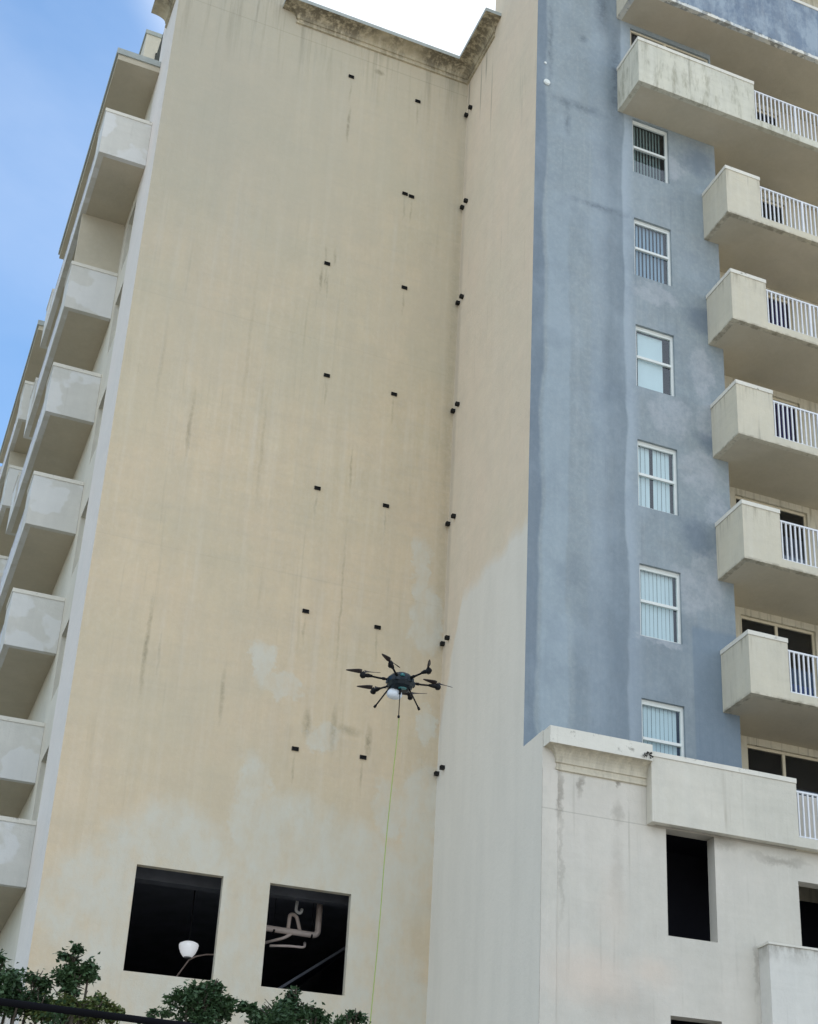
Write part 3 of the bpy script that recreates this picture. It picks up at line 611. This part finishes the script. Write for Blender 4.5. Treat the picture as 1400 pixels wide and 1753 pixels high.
# left facade balconies
LX = -8.076; WI = W-.002
def balcony_left(zb, y0, y1, ps=.9, ht=1.273, far=True):
    bal = empty('balcony', (0, y0, zb)); bal.parent = bld; L = y1-y0
    b = MB(); hp = ht-.09
    b.box(LX, 0, 0, WI, TH, hp); b.box(LX, TH, 0, LX+TH, ps, hp); b.box(LX, ps, 0, LX+TH, L-ps, .18)
    b.box(LX, L-ps, 0, LX+TH, L-TH, hp); b.box(LX, L-TH, 0, WI, L, hp); b.build('parapet', M['trim_white'], bal)
    b = MB(); b.box(LX+TH, TH, .002, WI, L-TH, .18); b.build('slab', M['soffit'], bal)
    e = .014; b = MB(); b.box(LX-e, -e, hp, WI, TH+e, ht); b.box(LX-e, TH+e, hp, LX+TH+e, ps, ht); b.build('coping', M['cap'], bal); b = MB(); b.box(LX-e, L-ps, hp, LX+TH+e, L, ht); b.build('coping', M['cap'], bal)
    b = MB(); rail_y(b, ps+.003, L-ps-.003, LX+.05, 0); b.build('railing', M['white_metal'], bal)
    return bal
l0 = balcony_left(15.741, 3.348, 9.2)
for k in (-1, 1, 2, 3):
    c = copy_tree(l0, bld); c.location.z = 15.741+2.8*k
balcony_left(26.94, 1.303, 9.2); balcony_left(10.45, 2.02, 9.2); balcony_left(7.6, 2.02, 9.2)
l2 = copy_tree(l0, bld); l2.location = (0, 12.8, 15.741-2.8)
for k in range(0, 5):
    c = copy_tree(l0, bld); c.location = (0, 12.8, 15.741+2.8*k)
for q in (3.5, 14.6):
    b = MB(); b.box(LX+.05, q, 25.3, WI, q+.12, 26.94); b.build('divider_wall', M['soffit'], bld)
for (a, c_) in ((1.53, 9.27), (12.7, 20.5)):
    b = MB(); b.box(LX+.07, a, 29.95, WI, c_, 30.1); b.build('canopy', M['soffit'], bld)
    b = MB(); b.box(LX+.03, a-.04, 30.1, WI, c_+.04, 30.26); b.build('canopy_edge', M['roofcap'], bld)
for (a, c_) in ((3.5, 8.6), (12.6, 20.0)):
    b = MB(); b.box(-7.28, a, 30.261, W+.4, c_, 33.0); b.build('roof_block', M['cream_side'], bld)
    b = MB(); b.box(-7.31, a-.03, 33.0, W+.4, c_+.03, 33.12); b.build('coping', M['roofcap'], bld)
# tiny opening in the roof block's end
b = MB(); b.box(-7.0, 3.47, 32.0, -6.9, 3.499, 32.45); b.build('vent', M['vent'], bld)

# ------------------------------------------------------------------ things in the garage
t = empty('ceiling_lamp', (-4.13, 1.5, 10.84)); tag(t, 'white domed lamp hanging inside the left garage opening', 'lamp')
b = MB(); b.lathe((0, 0, -1.42), [(.03, -.03), (.065, -.03), (.09, -.015), (.135, .05), (.168, .13), (.178, .19), (.168, .22), (.11, .25), (.03, .262)], 24)
o = b.build('lamp_shade', simple('white_lamp_enamel', srgb(240, 244, 248), .35, emis=((.95, .97, 1, 1), .3)), t, True)
b = MB(); b.lathe((0, 0, -1.472), [(.05, 0), (.07, .008), (.07, .03)], 20); b.build('lens', simple('grey_lens', srgb(150, 150, 150), .3), t, True)
b = MB(); b.tube([(0, 0, -1.16), (0, 0, -.0)], .012, 8); b.build('rod', M['carbon'], t)
t = empty('drain_pipes', (-2.2, 1.5, 10.84)); tag(t, 'pinkish drain pipes with white trap inside the right garage opening', 'pipes')
def rel(p): return (p[0]+2.2, p[1]-1.5, p[2]-10.84)
def bendpipe(pts, r_, mat, nm='pipe'):
    b = MB(); P = [Vector(rel(p)) for p in pts]; Q = [P[0]]
    for a, c, d in zip(P, P[1:], P[2:]):
        ra = min(.1, (a-c).length*.45, (d-c).length*.45); s_ = c+(a-c).normalized()*ra; e_ = c+(d-c).normalized()*ra
        for i in range(6):
            q = i/5; Q.append(s_*(1-q)**2+c*2*q*(1-q)+e_*q*q)
    Q.append(P[-1]); b.tube(Q, r_, 14)
    return b.build(nm, mat, t, True)
bendpipe([(-3.1, 1.5, 10.13), (-1.72, 1.5, 10.10), (-1.70, 1.55, 10.84)], .06, M['pipe'])
bendpipe([(-2.30, 1.5, 10.13), (-2.29, 1.5, 10.46), (-2.14, 1.56, 10.45), (-2.04, 1.56, 10.12)], .036, M['pipe'])
bendpipe([(-2.17, 1.45, 10.84), (-2.2, 1.43, 10.5), (-2.1, 1.43, 10.46), (-2.08, 1.43, 10.56)], .03, M['pipe2'])
bendpipe([(-2.75, 1.9, 9.9), (-2.35, 1.5, 9.98), (-2.2, 1.5, 10.1)], .03, M['pipe'])
bendpipe([(-2.6, 1.6, 9.82), (-2.3, 1.5, 9.83), (-1.95, 1.5, 9.84), (-1.93, 1.6, 9.96)], .025, M['pipe'])
for xx in (-1.86, -2.6):
    b = MB(); b.tube([rel((xx, 1.5, 10.08)), rel((xx+.035, 1.5, 10.08))], .062, 14); b.tube([rel((xx+.017, 1.5, 10.12)), rel((xx+.017, 1.5, 10.84))], .006, 6); b.build('hanger', M['carbon'], t)
t = empty('conduit', (-4, 1.5, 10.84)); tag(t, 'thin grey conduit below the white lamp in left garage opening', 'conduit')
b = MB(); b.tube([(-.35, 0, -1.95), (-.26, 0, -1.78), (-.1, 0, -1.50), (.02, 0, -1.42), (.2, 0, -1.36), (.7, 0, -1.3)], .016, 8); b.build('pipe', simple('grey_conduit', srgb(150, 130, 120), .5), t, True)

# ------------------------------------------------------------------ drone
ctr = Vector((-3.74, -8.45, 10.86)); near = Vector((-.322, -.947, 0)); rr = Vector((.947, -.322, 0)); up_ = Vector((0, 0, 1))
t = empty('drone', ctr); tag(t, 'black six-armed spraying drone with white tank hovering before the wall', 'drone')
b = MB(); hexp = [(.11, -.11), (.165, -.08), (.19, -.02), (.185, .05), (.14, .10), (.08, .13)]
b.lathe((0, 0, 0), hexp, 12); b.box(-.05, -.09, .085, .06, .08, .12); b.box(-.09, -.05, -.12, .09, .06, -.08)
for k in range(6):
    a = R(45+60*k); d = rr*math.cos(a)+near*math.sin(a); p = d*.17; b.box(p.x-.03, p.y-.03, -.035, p.x+.03, p.y+.03, .03)
b.build('body', M['drone_body'], t)
b = MB(); b.lathe(tuple(near*.07+rr*.03+up_*(-.122)), [(.05, .0), (.055, .012), (.03, .03)], 16, sx=1.1, sy=.7); b.lathe(tuple(near*.17+rr*.02+up_*.02), [(.03, .0), (.035, .02), (.02, .04)], 12); b.build('panel', M['teal'], t)  # teal highlight on the shell, put in as small coloured pieces
b = MB(); q = -near*.02-rr*.075; b.lathe((q.x, q.y, -.235), [(.04, 0), (.075, .018), (.088, .05), (.085, .09), (.06, .13), (.03, .15)], 20, sx=1.25, sy=.9); b.build('tank', M['tank'], t, True)
BL = {0: 90, 1: 122, 2: 176, 3: 178, 4: 4, 5: -28}
for k in range(6):
    a = R(46+60*k); d = rr*math.cos(a)+near*math.sin(a); e0 = d*.13+up_*.02; e1 = d*.53+up_*.035
    b = MB(); b.tube([e0, d*.3+up_*.02, e1], [.017, .014, .013], 8); b.tube([d*.22+up_*.02, d*.26+up_*.021], .022, 8)
    arm = b.build('arm', M['carbon'], t, True)
    b = MB(); b.lathe(tuple(e1-up_*.05), [(.026, 0), (.036, .012), (.036, .06), (.03, .075), (.012, .085), (.008, .1)], 12); b.tube([d*.40+up_*.03, d*.46+up_*.03, d*.57+up_*.02], [.018, .03, .026], 8)
    mo = b.build('motor', M['carbon'], arm, True)
    b = MB(); hub = e1+up_*.045; base = R(BL[k]); bd = rr*math.cos(base)+near*math.sin(base); sd = up_.cross(bd)
    for s_ in (1, -1):
        st = [(.015, .008), (.06, .024), (.12, .021), (.2, .014), (.235, .004)]; L_ = []
        for q_, w_ in st:
            c = hub+bd*(s_*q_); tw = (.25-q_)*.10*s_
            L_.append((c+sd*w_+up_*(tw+.005), c-sd*w_+up_*(-tw+.004), c-sd*w_+up_*(-tw-.002), c+sd*w_+up_*(tw-.002)))
        for A, B_ in zip(L_, L_[1:]):
            for i in range(4): b.quad(A[i], A[(i+1) % 4], B_[(i+1) % 4], B_[i])
    b.build('propeller', M['prop'], arm)
for (rx, nx) in ((-.33, .04), (.27, .04)):
    b = MB(); p0 = rr*rx*.4+near*nx*.4-up_*.07; p1 = rr*rx+near*nx-up_*(.40 if nx > 0 else .27)
    b.tube([p0, p1], .0105, 8); b.tube([p1-(p1-p0).normalized()*.03, p1+(p1-p0).normalized()*.01], .018, 8)
    b.build('landing_leg', M['carbon'], t, True)
b = MB(); b.tube([near*.05-up_*.08, near*.06-up_*.2], .016, 8); b.tube([near*.06-up_*.2, near*.07-up_*.53], .0065, 8); b.lathe(tuple(near*.07-up_*.56), [(.012, 0), (.018, .01), (.018, .03), (.008, .04)], 10); b.build('spray_lance', M['carbon'], t, True)
b = MB(); pts = [(-3.752, -8.51, 10.30), (-3.775, -8.51, 9.8), (-3.80, -8.5, 9.28), (-3.825, -8.5, 8.7), (-3.84, -8.5, 8.22), (-3.85, -8.5, 7.6), (-3.862, -8.5, 7.13), (-3.90, -8.5, 6.14), (-3.97, -8.55, 5.0), (-4.1, -8.7, 3.6), (-4.35, -9.0, 2.0), (-4.8, -9.6, .7), (-5.3, -10.4, .12), (-5.8, -11.4, .02), (-6.2, -13, .015)]
b.tube(pts, .0065, 8); o = b.build('supply_hose', M['hose'], None, True); tag(o, 'thin yellow-green hose hanging from the drone to the ground', 'hose')

# ------------------------------------------------------------------ overhead cable
def L2(x): return 3.31+(x+9.46)*(-.0274)
b = MB(); b.tube([(x, -20+0*(x), L2(x)+.0015*(x+9)**2) for x in [-30+i*1.2 for i in range(36)]], .017, 8)
o = b.build('overhead_cable', M['cable'], None, True); tag(o, 'black overhead cable crossing the treetops at lower left', 'cable')

# ------------------------------------------------------------------ trees
def tree(base, ztop, clumps, leafmats, label, seed, trunk_top):
    r_ = random.Random(seed); t = empty('tree', (base[0], base[1], 0)); tag(t, label, 'tree', None)
    B0 = Vector((base[0], base[1], 0)); b = MB()
    tp = Vector((trunk_top[0], trunk_top[1], trunk_top[2]))-B0
    pts = []; 
    for i in range(7):
        q = i/6; pts.append(Vector((tp.x*q+.05*math.sin(q*7+seed), tp.y*q+.05*math.cos(q*5+seed), tp.z*q)))
    b.tube(pts, [.10-.082*i/6 for i in range(7)], 10)
    for (c, rad, n_, mi) in clumps:
        c = Vector(c)-B0; h = max(.35, min(1, (c.z-.9)/max(tp.z, .1)*.85)); s_ = pts[min(6, int(h*6))]
        mid = s_.lerp(c, .5)+Vector((r_.uniform(-.1, .1), r_.uniform(-.1, .1), .08))
        b.tube([s_, mid, c], [.032, .02, .008], 6)
        for j in range(5):
            dd = Vector((r_.gauss(0, 1), r_.gauss(0, 1), r_.gauss(.3, 1))).normalized()*rad[0]*.85
            b.tube([c-Vector((0, 0, rad[2]*.2)), c+dd*.5, c+dd], [.009, .006, .003], 5)
    b.build('trunk', M['bark'], t)
    b = MB()
    for (c, rad, n_, mi) in clumps:
        c = Vector(c)-B0
        rad = tuple(q*1.12 for q in rad); subs = []
        for k in range(max(4, n_//45)):
            d = Vector((r_.gauss(0, 1), r_.gauss(0, 1), r_.gauss(0, 1))).normalized()*(r_.random()**.4)*.85
            subs.append(c+Vector((d.x*rad[0], d.y*rad[1], d.z*rad[2])))
        for k in range(int(n_*2.1)):
            s_ = r_.choice(subs); sp = .30*rad[0]+.015
            p = s_+Vector((r_.gauss(0, 1), r_.gauss(0, 1), r_.gauss(0, .8)))*sp*(.46 if r_.random() < .95 else .8)
            L = r_.uniform(.030, .060); wd_ = L*.36
            ax = Vector((r_.gauss(0, 1), r_.gauss(0, 1), r_.gauss(-.35, .6))).normalized(); sd = ax.cross(Vector((r_.gauss(0, .5), r_.gauss(0, .5), 1))).normalized(); nm = ax.cross(sd)
            m_ = mi if r_.random() < .85 else 0; n0 = len(b.v)
            b.v += [tuple(p), tuple(p+ax*L*.45+sd*wd_+nm*.006), tuple(p+ax*L), tuple(p+ax*L*.45-sd*wd_+nm*.006)]
            b.f.append((n0, n0+1, n0+2, n0+3)); b.mi.append(m_)
    b.build('crown', leafmats, t)
def cl(px, pz, ry, rx, rz, n_, mi=0): return ((px, ry, pz), (rx, rx, rz), n_, mi)
lm = [M['leaf'], M['leaf_y']]
def filler(cx, cy, zt, rad, n_, seed, mi=0):
    r_ = random.Random(seed); out_ = []
    for i in range(n_):
        a = r_.uniform(0, 6.28); q = rad*math.sqrt(r_.random()); out_.append(((cx+q*math.cos(a), cy+q*math.sin(a), zt-r_.uniform(.35, 1.7)), (.3, .3, .25), 170, mi))
    return out_
tree((-8.75, -12.9), 5.3, [cl(-8.66, 5.10, -13.0, .17, .15, 300), cl(-8.78, 5.20, -13.05, .12, .10, 160), cl(-8.46, 5.13, -12.95, .13, .10, 200), cl(-8.62, 4.86, -13, .22, .12, 300, 0), cl(-8.85, 5.0, -12.9, .2, .15, 260), cl(-8.42, 4.84, -13.1, .18, .08, 180, 1)]
     + [((-8.50, -13, 4.95), (.2, .2, .14), 330, 0), ((-8.75, -13.1, 4.92), (.25, .2, .16), 380, 0), ((-8.60, -13.2, 4.98), (.2, .2, .12), 260, 0)] + filler(-8.9, -12.9, 4.9, .7, 12, 1), lm, 'dark green treetop at the left edge behind the cable', 3, (-8.72, -12.95, 4.7))
tree((-8.0, -13.3), 5.4, [cl(-8.18, 5.35, -13.0, .10, .13, 200), cl(-8.21, 5.20, -13.0, .13, .10, 260), cl(-8.03, 5.24, -12.98, .13, .09, 260), cl(-8.15, 5.12, -13.05, .12, .07, 160), cl(-7.88, 4.97, -13.0, .14, .06, 190, 1), cl(-8.08, 4.90, -13.1, .2, .08, 240, 1), cl(-7.75, 4.93, -13.0, .09, .05, 90, 1)]
     + [((-8.12, -13, 5.22), (.12, .12, .1), 240, 0), ((-8.2, -13.1, 4.92), (.22, .2, .1), 300, 1), ((-7.95, -13.1, 4.87), (.2, .2, .08), 240, 1)] + filler(-8.0, -13.2, 4.95, .6, 10, 2), lm, 'tall forked treetop with a yellowish lower tuft, second from left', 5, (-8.12, -13.1, 4.9))
tree((-7.0, -13.1), 5.3, [cl(-7.02, 5.16, -13.0, .17, .13, 420), cl(-6.90, 5.26, -12.95, .10, .09, 170), cl(-7.15, 5.08, -13.05, .14, .10, 240), cl(-6.82, 5.10, -12.95, .12, .12, 240), cl(-7.36, 4.97, -13.0, .10, .04, 70), cl(-7.02, 4.95, -13, .25, .12, 380)]
     + [((-7.0, -13, 5.05), (.26, .2, .14), 420, 0)] + filler(-7.0, -13.1, 4.9, .6, 12, 3), lm, 'rounded dark treetop below the white lamp opening', 8, (-7.0, -13.05, 4.85))
tree((-6.2, -13.1), 5.3, [cl(-6.14, 5.24, -13.0, .13, .11, 260), cl(-6.13, 5.12, -13.0, .2, .12, 400), cl(-6.36, 5.08, -13.0, .12, .08, 170), cl(-6.57, 5.10, -12.95, .10, .08, 150), cl(-5.93, 5.09, -13.0, .12, .09, 200), cl(-6.3, 4.96, -13, .26, .1, 360)]
     + [((-6.25, -13, 5.02), (.3, .2, .1), 420, 0), ((-5.98, -13, 5.0), (.2, .2, .1), 240, 0)] + filler(-6.2, -13.1, 4.9, .6, 12, 4), lm, 'wide dark treetop below the opening with the pipes', 11, (-6.2, -13.05, 4.85))
tree((-5.5, -13.0), 5.2, [cl(-5.55, 5.12, -13.0, .09, .09, 150), cl(-5.62, 5.03, -13.0, .12, .07, 150), cl(-5.45, 4.98, -12.95, .14, .1, 200)]
     + filler(-5.45, -13.0, 4.9, .5, 9, 6), lm, 'small treetop tip beside the foot of the hose', 13, (-5.52, -13.0, 4.8))
# little weed rooted on the podium coping
t = empty('weed', (1.87, YP-.24, 12.0)); tag(t, 'tiny dark weed growing from the podium cornice end', 'plant')
b = MB(); r_ = random.Random(5)
for i in range(26):
    a = r_.uniform(0, 6.28); p = Vector((r_.uniform(-.10, .05), -.04, r_.uniform(-.05, .03))); d = Vector((math.cos(a), -.5, math.sin(a))).normalized()*.045; s_ = Vector((d.z, 0, -d.x))*.4
    n0 = len(b.v); b.v += [tuple(p), tuple(p+d*.5+s_), tuple(p+d), tuple(p+d*.5-s_)]; b.f.append((n0, n0+1, n0+2, n0+3)); b.mi.append(0)
b.build('leaves', simple('withered_leaf', (.02, .018, .014, 1), .8), t)
